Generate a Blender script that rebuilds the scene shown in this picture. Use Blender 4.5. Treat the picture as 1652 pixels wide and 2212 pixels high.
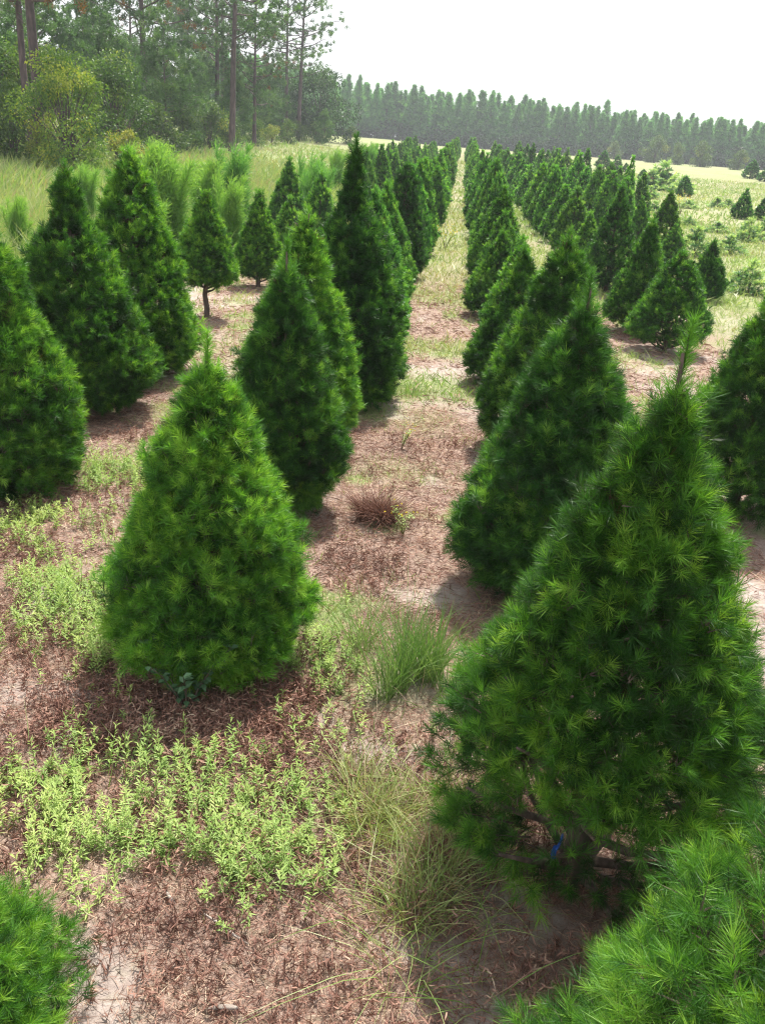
import bpy, math
import numpy as np
from mathutils import Matrix, Vector

# ------------------------------------------------------------------ camera, sky, sun, exposure
scene = bpy.context.scene
for o in list(bpy.data.objects):
    bpy.data.objects.remove(o)
CAM_H = 3.0
cam_data = bpy.data.cameras.new("camera")
cam = bpy.data.objects.new("camera", cam_data)
scene.collection.objects.link(cam)
R_ = Vector((0.99390892, 0.0873656, 0.06717374))
U_ = Vector((-0.09631606, 0.39241308, 0.91473231))
D_ = Vector((-0.05355628, 0.91563051, -0.39843757))
cam.matrix_world = Matrix(((R_.x, U_.x, -D_.x, 0), (R_.y, U_.y, -D_.y, 0), (R_.z, U_.z, -D_.z, CAM_H), (0, 0, 0, 1)))
cam_data.sensor_fit = 'VERTICAL'
cam_data.sensor_height = 24.0
cam_data.lens = 24.0 * 1876 / 2212
cam_data.clip_start = 0.05
cam_data.clip_end = 3000
cam_data.dof.use_dof = True
cam_data.dof.focus_distance = 3.9
cam_data.dof.aperture_fstop = 7.0
scene.camera = cam

SUN_EL, SUN_AZ = 62.0, 12.0          # azimuth: degrees right of the row direction (+Y)
world = bpy.data.worlds.new("World")
scene.world = world
world.use_nodes = True
wn, wl = world.node_tree.nodes, world.node_tree.links
wn.clear()
w_out = wn.new("ShaderNodeOutputWorld")
w_bg = wn.new("ShaderNodeBackground")
w_sky = wn.new("ShaderNodeTexSky")
w_sky.sky_type = 'NISHITA'
w_sky.sun_disc = False
w_sky.sun_elevation = math.radians(SUN_EL)
w_sky.sun_rotation = math.radians(SUN_AZ)
w_sky.dust_density = 3.0
w_mix = wn.new("ShaderNodeMix")
w_mix.data_type = 'RGBA'
w_co = wn.new("ShaderNodeTexCoord")
w_no = wn.new("ShaderNodeTexNoise")
w_no.inputs['Scale'].default_value = 1.6
w_no.inputs['Detail'].default_value = 6
w_mr = wn.new("ShaderNodeMapRange")
w_mr.inputs['From Min'].default_value = 0.3
w_mr.inputs['From Max'].default_value = 0.7
w_mr.inputs['To Min'].default_value = 0.72
w_mr.inputs['To Max'].default_value = 0.97
wl.new(w_co.outputs['Generated'], w_no.inputs['Vector'])
wl.new(w_no.outputs['Fac'], w_mr.inputs['Value'])
wl.new(w_mr.outputs['Result'], w_mix.inputs['Factor'])
wl.new(w_sky.outputs['Color'], w_mix.inputs['A'])
w_mix.inputs['B'].default_value = (6.5, 6.65, 6.8, 1)     # thin bright overcast
wl.new(w_mix.outputs['Result'], w_bg.inputs['Color'])
w_bg.inputs['Strength'].default_value = 0.11
wl.new(w_bg.outputs['Background'], w_out.inputs['Surface'])

sun_data = bpy.data.lights.new("sun", 'SUN')
sun_data.energy = 5.0
sun_data.angle = math.radians(2.0)
sun_data.color = (1.0, 0.95, 0.86)
sun = bpy.data.objects.new("sun", sun_data)
scene.collection.objects.link(sun)
el, az = math.radians(SUN_EL), math.radians(SUN_AZ)
to_sun = Vector((math.sin(az) * math.cos(el), math.cos(az) * math.cos(el), math.sin(el)))
sun.rotation_euler = to_sun.to_track_quat('Z', 'Y').to_euler()

scene.view_settings.view_transform = 'Standard'
scene.view_settings.look = 'None'
scene.view_settings.exposure = 1.0
scene.view_settings.gamma = 1.0
scene.cycles.max_bounces = 6
scene.cycles.diffuse_bounces = 2
scene.cycles.transmission_bounces = 3
scene.cycles.transparent_max_bounces = 4
scene.cycles.volume_bounces = 0
scene.cycles.filter_width = 1.2
scene.cycles.use_denoising = True
scene.cycles.denoising_prefilter = 'NONE'

HAZE_DENSITY = 0.0006

# ------------------------------------------------------------------ small maths
def S(t):
    t = np.clip(t, 0, 1)
    return t * t * (3 - 2 * t)

def zt(x, y):
    """terrain height"""
    x = np.asarray(x, float); y = np.asarray(y, float)
    return 1.0 * S((y - 45) / 110) + 0.7 * S((-x - 7) / 16) * S((y - 12) / 30)

def hash01(i, j, seed):
    h = (i * 374761393 + j * 668265263 + seed * 974634777) & 0x7fffffff
    h = ((h ^ (h >> 13)) * 1274126177) & 0x7fffffff
    return ((h ^ (h >> 16)) & 0xffff) / 65535.0

def vnoise(x, y, scale, seed=0):
    x = np.asarray(x, float) / scale; y = np.asarray(y, float) / scale
    i = np.floor(x).astype(np.int64); j = np.floor(y).astype(np.int64)
    fx = S(x - i); fy = S(y - j)
    a = hash01(i, j, seed); b = hash01(i + 1, j, seed); c = hash01(i, j + 1, seed); d = hash01(i + 1, j + 1, seed)
    return (a * (1 - fx) + b * fx) * (1 - fy) + (c * (1 - fx) + d * fx) * fy

def fnoise(x, y, scale, seed=0):
    return 0.55 * vnoise(x, y, scale, seed) + 0.3 * vnoise(x, y, scale * .45, seed + 7) + 0.15 * vnoise(x, y, scale * .2, seed + 13)

def norm(v):
    return v / np.maximum(np.linalg.norm(v, axis=-1, keepdims=True), 1e-9)

def perp(d, rng):
    r = rng.normal(size=d.shape)
    return norm(np.cross(d, r))

# ------------------------------------------------------------------ mesh building
class Geo:
    """collects vertices, polygons (3 or 4 corners), a tint per vertex and a material slot per face"""
    def __init__(s):
        s.v, s.t, s.f3, s.f4, s.m3, s.m4, s.n = [], [], [], [], [], [], 0
    def add(s, v, tint, f3=None, f4=None, mat=0):
        v = np.asarray(v, float).reshape(-1, 3)
        s.v.append(v); s.t.append(np.broadcast_to(np.asarray(tint, float), (len(v),)))
        if f3 is not None and len(f3):
            s.f3.append(np.asarray(f3, np.int64).reshape(-1, 3) + s.n); s.m3.append(np.full(len(s.f3[-1]), mat))
        if f4 is not None and len(f4):
            s.f4.append(np.asarray(f4, np.int64).reshape(-1, 4) + s.n); s.m4.append(np.full(len(s.f4[-1]), mat))
        s.n += len(v)
    def blades(s, P, D, L, W, tint, bend=None, side=None, rng=None):
        """two-segment tapered blades: base, middle, tip; bend is added at the tip (half a third at the middle)"""
        n = len(P)
        if n == 0: return
        L = np.broadcast_to(np.asarray(L, float), (n,))[:, None]; W = np.broadcast_to(np.asarray(W, float), (n,))[:, None]
        if side is None: side = perp(D, rng)
        if bend is None: bend = np.zeros((n, 3))
        mid = P + D * L * .5 + bend * .3
        tip = P + D * L + bend
        V = np.stack([P - side * W * .4, P + side * W * .4, mid + side * W * .5, mid - side * W * .5, tip], 1)
        k = np.arange(n)[:, None] * 5
        s.add(V, np.repeat(np.broadcast_to(np.asarray(tint, float), (n,)), 5), f3=k + np.array([[3, 2, 4]]), f4=k + np.array([[0, 1, 2, 3]]))
    def spikes(s, P, D, L, W, tint, rng):
        n = len(P)
        if n == 0: return
        L = np.broadcast_to(np.asarray(L, float), (n,))[:, None]; W = np.broadcast_to(np.asarray(W, float), (n,))[:, None]
        side = perp(D, rng)
        V = np.stack([P - side * W * .5, P + side * W * .5, P + D * L], 1)
        k = np.arange(n)[:, None] * 3
        s.add(V, np.repeat(np.broadcast_to(np.asarray(tint, float), (n,)), 3), f3=k + np.array([[0, 1, 2]]))
    def leaves(s, P, D, L, W, tint, rng, fold=.25, up=None):
        """folded lance leaves"""
        n = len(P)
        if n == 0: return
        L = np.broadcast_to(np.asarray(L, float), (n,))[:, None]; W = np.broadcast_to(np.asarray(W, float), (n,))[:, None]
        if up is None: side = perp(D, rng)
        else: side = norm(np.cross(D, up) + 1e-6)
        nn = np.cross(side, D)
        m = P + D * L * .42
        tip = P + D * L - np.abs(nn) * 0 - np.array([0, 0, 1]) * L * .12
        V = np.stack([P, m + side * W * .5 + nn * W * fold, tip, m - side * W * .5 + nn * W * fold], 1)
        k = np.arange(n)[:, None] * 4
        f = np.concatenate([k + np.array([[0, 1, 2]]), k + np.array([[0, 2, 3]])])
        s.add(V, np.repeat(np.broadcast_to(np.asarray(tint, float), (n,)), 4), f3=f)
    def tube(s, pts, rad, sides=6, tint=.5, mat=0):
        pts = np.asarray(pts, float); n = len(pts); rad = np.broadcast_to(np.asarray(rad, float), (n,))
        d = norm(np.gradient(pts, axis=0))
        ref = np.array([1., 0, 0]) if abs(d[0][0]) < .8 else np.array([0, 1., 0])
        a = norm(np.cross(d, ref)); b = np.cross(d, a)
        th = np.arange(sides) / sides * 2 * np.pi
        V = pts[:, None] + rad[:, None, None] * (a[:, None] * np.cos(th)[None, :, None] + b[:, None] * np.sin(th)[None, :, None])
        V = np.concatenate([V.reshape(-1, 3), pts[-1:] + d[-1:] * rad[-1] * .5])
        i, j = np.meshgrid(np.arange(n - 1), np.arange(sides), indexing='ij'); j2 = (j + 1) % sides
        f4 = np.stack([i * sides + j, i * sides + j2, (i + 1) * sides + j2, (i + 1) * sides + j], -1).reshape(-1, 4)
        jj = np.arange(sides)
        f3 = np.stack([(n - 1) * sides + jj, (n - 1) * sides + (jj + 1) % sides, np.full(sides, n * sides)], -1)
        s.add(V, tint, f3=f3, f4=f4, mat=mat)
    def mesh(s, name, mats, smooth=False):
        me = bpy.data.meshes.new(name)
        v = np.concatenate(s.v); t = np.concatenate(s.t)
        f3 = np.concatenate(s.f3) if s.f3 else np.zeros((0, 3), int)
        f4 = np.concatenate(s.f4) if s.f4 else np.zeros((0, 4), int)
        m = np.concatenate([x for x in (s.m3 + s.m4)]) if (s.m3 or s.m4) else np.zeros(0)
        me.vertices.add(len(v)); me.vertices.foreach_set("co", v.astype(np.float32).ravel())
        loops = np.concatenate([f3.ravel(), f4.ravel()]).astype(np.int32)
        me.loops.add(len(loops)); me.loops.foreach_set("vertex_index", loops)
        me.polygons.add(len(f3) + len(f4))
        start = np.concatenate([np.arange(len(f3)) * 3, len(f3) * 3 + np.arange(len(f4)) * 4]).astype(np.int32)
        me.polygons.foreach_set("loop_start", start)
        me.polygons.foreach_set("material_index", m.astype(np.int32))
        if smooth: me.polygons.foreach_set("use_smooth", np.ones(len(start), bool))
        me.update(calc_edges=True)
        at = me.attributes.new("tint", 'FLOAT', 'POINT'); at.data.foreach_set("value", t.astype(np.float32))
        for mm in (mats if isinstance(mats, (list, tuple)) else [mats]): me.materials.append(mm)
        return me

COL = scene.collection
def link(name, data, parent=None, loc=None):
    o = bpy.data.objects.new(name, data); COL.objects.link(o)
    if parent is not None: o.parent = parent
    if loc is not None: o.location = loc
    return o
def tag(o, label=None, cat=None, group=None, kind=None):
    if label: o['label'] = label
    if cat: o['category'] = cat
    if group: o['group'] = group
    if kind: o['kind'] = kind
    return o
def empty(name, loc, rz=0., sc=1.):
    o = bpy.data.objects.new(name, None); COL.objects.link(o)
    o.location = loc; o.rotation_euler = (0, 0, rz)
    o.scale = sc if isinstance(sc, tuple) else (sc, sc, sc)
    o.empty_display_size = .2
    return o

# ------------------------------------------------------------------ materials
def leaf_mat(name, stops, rough=.5, spec=.35, trans=.3, trans_col=(1.0, 1.1, .5), objcol=True):
    """stops: colours along the 'tint' attribute (old growth to new growth, pine tips also brightened as if sunlit); object colour multiplies"""
    m = bpy.data.materials.new(name); m.use_nodes = True
    N, L = m.node_tree.nodes, m.node_tree.links; N.clear()
    out = N.new("ShaderNodeOutputMaterial"); p = N.new("ShaderNodeBsdfPrincipled")
    a = N.new("ShaderNodeAttribute"); a.attribute_name = "tint"
    r = N.new("ShaderNodeValToRGB")
    while len(r.color_ramp.elements) < len(stops): r.color_ramp.elements.new(.5)
    for e, (pos, c) in zip(r.color_ramp.elements, stops): e.position = pos; e.color = (*c, 1)
    L.new(a.outputs['Fac'], r.inputs['Fac']); col = r.outputs['Color']
    if objcol:
        oi = N.new("ShaderNodeObjectInfo"); mx = N.new("ShaderNodeMix"); mx.data_type = 'RGBA'; mx.blend_type = 'MULTIPLY'
        mx.inputs['Factor'].default_value = 1
        L.new(col, mx.inputs['A']); L.new(oi.outputs['Color'], mx.inputs['B']); col = mx.outputs['Result']
    L.new(col, p.inputs['Base Color']); p.inputs['Roughness'].default_value = rough
    p.inputs['Specular IOR Level'].default_value = spec
    t = N.new("ShaderNodeBsdfTranslucent"); tm = N.new("ShaderNodeMix"); tm.data_type = 'RGBA'; tm.blend_type = 'MULTIPLY'
    tm.inputs['Factor'].default_value = 1; tm.inputs['B'].default_value = (*trans_col, 1)
    L.new(col, tm.inputs['A']); L.new(tm.outputs['Result'], t.inputs['Color'])
    ms = N.new("ShaderNodeMixShader"); ms.inputs['Fac'].default_value = trans
    L.new(p.outputs['BSDF'], ms.inputs[1]); L.new(t.outputs['BSDF'], ms.inputs[2]); L.new(ms.outputs['Shader'], out.inputs['Surface'])
    return m

def bark_mat(name, c1, c2, scale):
    m = bpy.data.materials.new(name); m.use_nodes = True
    N, L = m.node_tree.nodes, m.node_tree.links
    p = N['Principled BSDF']; p.inputs['Roughness'].default_value = .9
    tc = N.new("ShaderNodeTexCoord"); mp = N.new("ShaderNodeMapping"); mp.inputs['Scale'].default_value = (1, 1, .3)
    no = N.new("ShaderNodeTexNoise"); no.inputs['Scale'].default_value = scale; no.inputs['Detail'].default_value = 5
    r = N.new("ShaderNodeValToRGB"); r.color_ramp.elements[0].position = .35; r.color_ramp.elements[1].position = .68
    r.color_ramp.elements[0].color = (*c1, 1); r.color_ramp.elements[1].color = (*c2, 1)
    b = N.new("ShaderNodeBump"); b.inputs['Strength'].default_value = .6; b.inputs['Distance'].default_value = .02
    L.new(tc.outputs['Object'], mp.inputs['Vector']); L.new(mp.outputs['Vector'], no.inputs['Vector'])
    L.new(no.outputs['Fac'], r.inputs['Fac']); L.new(r.outputs['Color'], p.inputs['Base Color'])
    L.new(no.outputs['Fac'], b.inputs['Height']); L.new(b.outputs['Normal'], p.inputs['Normal'])
    return m

def plain(name, c, rough=.6):
    m = bpy.data.materials.new(name); m.use_nodes = True
    p = m.node_tree.nodes['Principled BSDF']; p.inputs['Roughness'].default_value = rough
    N, L = m.node_tree.nodes, m.node_tree.links
    no = N.new("ShaderNodeTexNoise"); no.inputs['Scale'].default_value = 40
    mx = N.new("ShaderNodeMix"); mx.data_type = 'RGBA'
    mx.inputs['A'].default_value = (*[k * .75 for k in c], 1); mx.inputs['B'].default_value = (*[min(1, k * 1.2) for k in c], 1)
    L.new(no.outputs['Fac'], mx.inputs['Factor']); L.new(mx.outputs['Result'], p.inputs['Base Color'])
    return m

M_NEEDLE = leaf_mat("pine_needles", [(0, (.060, .040, .018)), (.12, (.016, .055, .014)), (.38, (.030, .110, .018)), (.68, (.090, .245, .028)), (1, (.22, .40, .06))], rough=.46, spec=.36, trans=.38, trans_col=(1.35, 1.35, .5))  # last stop is new growth, brightened further to put sunlit rims into the colour
M_FARNEEDLE = leaf_mat("forest_needles", [(0, (.17, .08, .03)), (.15, (.040, .085, .034)), (.5, (.080, .165, .055)), (1, (.16, .25, .075))], rough=.55, trans=.38)
M_BROAD = leaf_mat("broad_leaves", [(0, (.035, .065, .024)), (.4, (.075, .145, .032)), (.75, (.17, .24, .04)), (1, (.36, .34, .06))], rough=.48, spec=.35, trans=.42)
M_WEED = leaf_mat("weed_leaves", [(0, (.28, .17, .08)), (.2, (.15, .25, .06)), (.55, (.27, .40, .11)), (1, (.50, .58, .20))], rough=.5, trans=.35)
M_DEAD = leaf_mat("dead_litter", [(0, (.085, .045, .037)), (.30, (.205, .108, .083)), (.57, (.35, .205, .158)), (.78, (.48, .35, .26)), (1, (.66, .54, .40))], rough=.75, spec=.15, trans=.15, trans_col=(1, .8, .6))
M_GRASS = leaf_mat("grass_blades", [(0, (.36, .25, .14)), (.22, (.40, .41, .20)), (.55, (.26, .34, .115)), (1, (.16, .29, .055))], rough=.45, spec=.4, trans=.35)
M_FEATHER = leaf_mat("feathery_leaves", [(0, (.06, .13, .04)), (.5, (.15, .29, .07)), (1, (.34, .46, .11))], rough=.5, trans=.45)
M_FLOWER = leaf_mat("yellow_flowers", [(0, (.12, .20, .04)), (.5, (.30, .36, .06)), (1, (.75, .55, .04))], rough=.6, trans=.3)
M_BARK = bark_mat("young_bark", (.05, .035, .028), (.14, .10, .08), 30)
M_BARK2 = bark_mat("pine_bark", (.045, .032, .034), (.13, .09, .088), 6)
M_STICK = bark_mat("weathered_wood", (.16, .13, .11), (.42, .37, .33), 30)
M_BLUE = plain("blue_plastic", (.02, .09, .42), .4)

# ------------------------------------------------------------------ ground
def gauss(x, y, cx, cy, sx, sy): return np.exp(-((x - cx) / sx) ** 2 - ((y - cy) / sy) ** 2)
def green(x, y):
    """where living grass grows"""
    n = fnoise(x, y, 1.6, 3)
    far = S((y - 16) / 6)
    right = S((x - 4.2) / 1.0) * S((y - 8) / 5)
    left = S((-x - 4.9) / .9) * S((y - 7) / 5)
    mid = 1.2 * gauss(x, y, -.1, 13.4, 1.4, .9) + 1.0 * gauss(x, y, -.05, 11.2, 1.1, .7) + .8 * gauss(x, y, -.1, 18, 1.2, 1.2) \
        + .6 * gauss(x, y, -.3, 4.35, .6, .45) + .45 * gauss(x, y, -.35, 7.9, .6, .45) + .4 * gauss(x, y, -.25, 9.6, .5, .5) + .8 * gauss(x, y, 2.1, 13.7, 1., .8) \
        + .7 * gauss(x, y, -2.6, 12, .9, 2.2) + .45 * gauss(x, y, -2.8, 7.6, .5, .6) + .95 * S((vnoise(x, y, .33, 91) - .60) / .15) * S((fnoise(x, y, 1.4, 93) - .35) / .2) * S((y - 3.4) / 1.)
    far = far * (1 - .18 * S((1.5 - np.abs(x)) / .4))
    g = np.maximum(np.maximum(far * .85, np.maximum(right * .8, left * .95)), mid)
    red = .7 * gauss(x, y, 0, 15.4, 1.6, 1.1) + .5 * gauss(x, y, 0, 12.3, 1.2, .4)
    return np.clip(g * (.35 + 1.3 * n) - red * .7 - .08, 0, 1)
def weedy(x, y):
    n = .65 * fnoise(x, y, .45, 31) + .35 * vnoise(x, y, .16, 33)
    g = 1.0 * gauss(x, y, -1.85, 3.1, .55, .36) + .9 * gauss(x, y, -1.15, 3.0, .55, .35) + .8 * gauss(x, y, -.6, 2.85, .35, .17) + .45 * gauss(x, y, -.62, 3.2, .35, .25) \
        + 1.0 * gauss(x, y, -2.25, 4.75, .6, .42) + .8 * gauss(x, y, -1.85, 4.45, .35, .35) + .8 * gauss(x, y, -2.85, 6.0, .35, .7) + .5 * gauss(x, y, -2.9, 7.3, .4, .5) \
        + .5 * gauss(x, y, -.6, 4.55, .3, .3) + .4 * gauss(x, y, -.45, 4.0, .25, .3)
    return np.clip(g * 1.5 * (.04 + .96 * S((n - .43) / .15)), 0, 1)
def sand(x, y):
    n = fnoise(x, y, .55, 11); n2 = fnoise(x, y, 2.5, 17)
    return S((n * .65 + n2 * .35 - .51) / .15) * .9

def ground():
    def axis(a, h0, grow, lim):
        out, h = [a[1]], .06
        out = list(np.arange(a[0], a[1], h0)); h = h0; p = out[-1]
        while p < lim: h *= grow; p += h; out.append(p)
        return out
    xs = axis((0, 4), .07, 1.09, 330); xs = np.array([-k for k in xs[:0:-1]] + xs)
    ys = np.array([-40, -25, -12, -5, -1.5, .2] + axis((1.5, 9), .07, 1.06, 420))
    X, Y = np.meshgrid(xs, ys)
    Z = zt(X, Y) + (fnoise(X, Y, .5, 5) - .5) * .05 + (fnoise(X, Y, 3, 6) - .5) * .08
    V = np.stack([X, Y, Z], -1).reshape(-1, 3); nx = len(xs)
    i, j = np.meshgrid(np.arange(len(ys) - 1), np.arange(nx - 1), indexing='ij')
    f4 = np.stack([i * nx + j, i * nx + j + 1, (i + 1) * nx + j + 1, (i + 1) * nx + j], -1).reshape(-1, 4)
    g = Geo(); g.add(V, green(X, Y).ravel(), f4=f4)
    m = bpy.data.materials.new("field_soil"); m.use_nodes = True
    N, L = m.node_tree.nodes, m.node_tree.links; p = N['Principled BSDF']
    p.inputs['Roughness'].default_value = .95; p.inputs['Specular IOR Level'].default_value = .1
    geo = N.new("ShaderNodeNewGeometry")
    def noise(scale, detail=6, rough=.6):
        n = N.new("ShaderNodeTexNoise"); n.inputs['Scale'].default_value = scale; n.inputs['Detail'].default_value = detail
        n.inputs['Roughness'].default_value = rough
        L.new(geo.outputs['Position'], n.inputs['Vector']); return n
    def ramp(src, stops):
        r = N.new("ShaderNodeValToRGB")
        while len(r.color_ramp.elements) < len(stops): r.color_ramp.elements.new(.5)
        for e, (q, c) in zip(r.color_ramp.elements, stops): e.position = q; e.color = (*c, 1)
        L.new(src, r.inputs['Fac']); return r.outputs['Color']
    def mix(f, a, b):
        mx = N.new("ShaderNodeMix"); mx.data_type = 'RGBA'; L.new(f, mx.inputs['Factor']); L.new(a, mx.inputs['A']); L.new(b, mx.inputs['B']); return mx.outputs['Result']
    litter = ramp(noise(38, 8, .75).outputs['Fac'], [(.3, (.12, .080, .068)), (.5, (.29, .205, .168)), (.7, (.46, .36, .31))])
    soil = ramp(noise(14, 8, .7).outputs['Fac'], [(.3, (.25, .20, .185)), (.55, (.40, .34, .305)), (.75, (.50, .44, .42))])
    sa = N.new("ShaderNodeAttribute"); sa.attribute_name = "sand"
    base = mix(sa.outputs['Fac'], litter, soil)
    gcol = ramp(noise(5, 8, .75).outputs['Fac'], [(.3, (.12, .16, .055)), (.5, (.21, .25, .105)), (.64, (.28, .29, .14)), (.8, (.34, .29, .16))])
    ga = N.new("ShaderNodeAttribute"); ga.attribute_name = "tint"
    gn = N.new("ShaderNodeMath"); gn.operation = 'MULTIPLY_ADD'
    L.new(noise(9, 6, .7).outputs['Fac'], gn.inputs[0]); gn.inputs[1].default_value = 1.2; gn.inputs[2].default_value = -.6
    gs = N.new("ShaderNodeMath"); gs.operation = 'ADD'; gs.use_clamp = True
    L.new(gn.outputs[0], gs.inputs[0]); L.new(ga.outputs['Fac'], gs.inputs[1])
    col = mix(gs.outputs[0], base, gcol)
    L.new(col, p.inputs['Base Color'])
    b = N.new("ShaderNodeBump"); b.inputs['Strength'].default_value = .8; b.inputs['Distance'].default_value = .03
    L.new(noise(30, 8, .75).outputs['Fac'], b.inputs['Height']); L.new(b.outputs['Normal'], p.inputs['Normal'])
    me = g.mesh("ground", m, smooth=True)
    at = me.attributes.new("sand", 'FLOAT', 'POINT'); at.data.foreach_set("value", sand(X, Y).astype(np.float32).ravel())
    o = link("ground", me); tag(o, "sandy field ground with dead brown litter and yellow green grass between the tree rows", "ground", kind='structure')
ground()

def gz(x, y): return zt(x, y) + (fnoise(x, y, .5, 5) - .5) * .05 + (fnoise(x, y, 3, 6) - .5) * .08

# ------------------------------------------------------------------ Christmas trees
def tuft_needles(g, P, A, stem, k, nl, nw, tint, rng, spread=1.0, droop=.0):
    """needles along short shoots: P base, A axis, k needles each"""
    n = len(P)
    s = rng.random((n, k)) ** .8
    th = np.radians((76 - 44 * s) * spread + rng.normal(0, 11, (n, k)))
    a1 = perp(A, rng); a2 = np.cross(A, a1)
    ph = rng.random((n, k)) * 2 * np.pi
    rad = a1[:, None] * np.cos(ph)[..., None] + a2[:, None] * np.sin(ph)[..., None]
    D = A[:, None] * np.cos(th)[..., None] + rad * np.sin(th)[..., None]
    B = P[:, None] + A[:, None] * (s * np.broadcast_to(stem, (n,))[:, None])[..., None]
    L = nl * rng.uniform(.75, 1.15, (n, k)) * np.clip(rng.lognormal(-.03, .22, (n, 1)), .55, 1.5)
    t = np.clip(tint[:, None] + rng.normal(0, .07, (n, k)) + .12 * (s - .5), 0.1, 1)
    bend = A[:, None] * (L * .10)[..., None] - np.array([0, 0, droop])
    g.blades(B.reshape(-1, 3), D.reshape(-1, 3), L.ravel(), nw, t.ravel(), bend=bend.reshape(-1, 3), rng=rng)

def xmas(H, R, seed, clusters, per, k, nl, nw, z0=.15, p=.85, peak=.82, tuck=.26, leader=.12, lump=.10, twigs=False, open_low=0., spire=0., tint0=.5, limbs=48, waist=None):
    """a sheared field-grown pine: returns (trunk mesh, crown mesh)"""
    rng = np.random.default_rng(seed)
    Hc = H - leader - z0
    kk = rng.normal(size=(7, 2)) * np.array([2.2, 7.0]); kk[:, 0] = np.round(kk[:, 0]); off = rng.random(7) * 6.28; am = rng.uniform(.5, 1, 7)
    def lumps(ph, s): return (am[:, None] * np.sin(kk[:, :1] * ph[None] + kk[:, 1:] * s[None] * 1.6 + off[:, None])).sum(0) / 3.2
    def prof(s):
        a = np.clip(s / peak, 0, 1) ** p
        b = 1 - tuck * np.clip((s - peak) / (1 - peak), 0, 1) ** 2
        r = a * b
        if spire: r = r * (1 - .45 * np.exp(-((s - spire) / .10) ** 2)) 
        if waist: r = r * (1 - waist[1] * np.exp(-((s - waist[0]) / .07) ** 2))
        return r
    # shoots
    ss = np.linspace(0.002, 1, 400); w = prof(ss) + .06; cdf = np.cumsum(w); cdf /= cdf[-1]
    s = np.interp(rng.random(clusters), cdf, ss); ph = rng.random(clusters) * 2 * np.pi
    deep = rng.random(clusters) < .33
    rr = R * prof(s) * (1 + lump * lumps(ph, s)) * np.where(deep, rng.uniform(.55, .9, clusters), rng.uniform(.88, 1.07, clusters))
    if open_low:
        zone = S((s - .68) / .08) * (1 - S((s - .95) / .04))
        keep = rng.random(clusters) > open_low * zone * np.where(deep, 1.0, .45 + .55 * (lumps(ph * 1.0, s + 3) > -.15))
        s, ph, rr, deep = s[keep], ph[keep], rr[keep], deep[keep]
    z = z0 + Hc * (1 - s)
    out = np.stack([np.cos(ph), np.sin(ph), np.zeros_like(ph)], -1)
    C = out * rr[:, None] + np.array([0, 0, 1]) * z[:, None]
    tilt = np.radians(np.clip(rng.normal(50, 14, len(s)) + 20 * (1 - s) - 26 * S((s - .72) / .28), 0, 86))
    AX = norm(out * np.cos(tilt)[:, None] + np.array([0, 0, 1]) * np.sin(tilt)[:, None] + rng.normal(0, .26, C.shape))
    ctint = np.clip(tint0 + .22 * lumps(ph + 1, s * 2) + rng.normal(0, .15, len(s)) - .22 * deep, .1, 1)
    n = len(s); m = per
    base = np.repeat(C, m, 0); ax = np.repeat(AX, m, 0)
    sd = rng.normal(0, 1, base.shape); sd -= (sd * ax).sum(-1, keepdims=True) * ax
    first = np.tile(np.arange(m) == 0, n)
    q = np.where(first, .15, 1.0)[:, None]
    P = base + sd * .026 * q * (nl / .07) - ax * (nl * (.6 + .9 * rng.random(len(base))))[:, None]
    A = norm(ax + sd * .60 * q)
    st = np.where(first, nl * 1.5, nl * rng.uniform(.7, 1.4, len(base)))
    tt = np.repeat(ctint, m) + np.where(first, .20, -.05) + rng.normal(0, .08, n * m)  # leading shoots lighter: new growth plus sunlit tips painted into the tint
    if leader > .02:                                                    # the leading shoot and its whorl
        nlv = max(5, int(leader / (nl * .32))); zl = np.linspace(H - leader - .1, H - nl * .8, nlv)
        P = np.concatenate([P, np.stack([np.zeros(nlv), np.zeros(nlv), zl], -1)]); A = np.concatenate([A, norm(np.array([[0, 0, 1.]]) + rng.normal(0, .06, (nlv, 3)))])
        st = np.concatenate([st, np.full(nlv, nl * .9)]); tt = np.concatenate([tt, np.full(nlv, tint0 + .12)])
        a5 = np.arange(5) * 1.257 + rng.random()
        P = np.concatenate([P, np.stack([np.cos(a5) * .03, np.sin(a5) * .03, np.full(5, H - leader - .03)], -1)])
        A = np.concatenate([A, norm(np.stack([np.cos(a5) * .55, np.sin(a5) * .55, np.ones(5)], -1))]); st = np.concatenate([st, np.full(5, nl * 1.6)]); tt = np.concatenate([tt, np.full(5, tint0 + .15)])
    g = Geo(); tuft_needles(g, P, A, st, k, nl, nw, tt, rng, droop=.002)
    # a few old brown needles inside
    nb = max(10, n // 8); ib = rng.integers(0, n, nb)
    Pb = C[ib] * np.array([.8, .8, 1.0]); tuft_needles(g, Pb, AX[ib], np.full(nb, nl), max(4, k // 3), nl, nw, np.full(nb, -.2), rng)
    g.t[-1] = np.clip(g.t[-1] - .1, 0, .06)
    crown = g.mesh("crown", M_NEEDLE)
    # trunk with limbs
    b = Geo(); zz = np.linspace(-.05, H - leader * .4, 10); wob = rng.normal(0, .012, (10, 2)); wob[0] = 0
    r0 = .022 * H + .008
    b.tube(np.stack([wob[:, 0], wob[:, 1], zz], -1), np.linspace(r0, .006, 10), 8)
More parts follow.
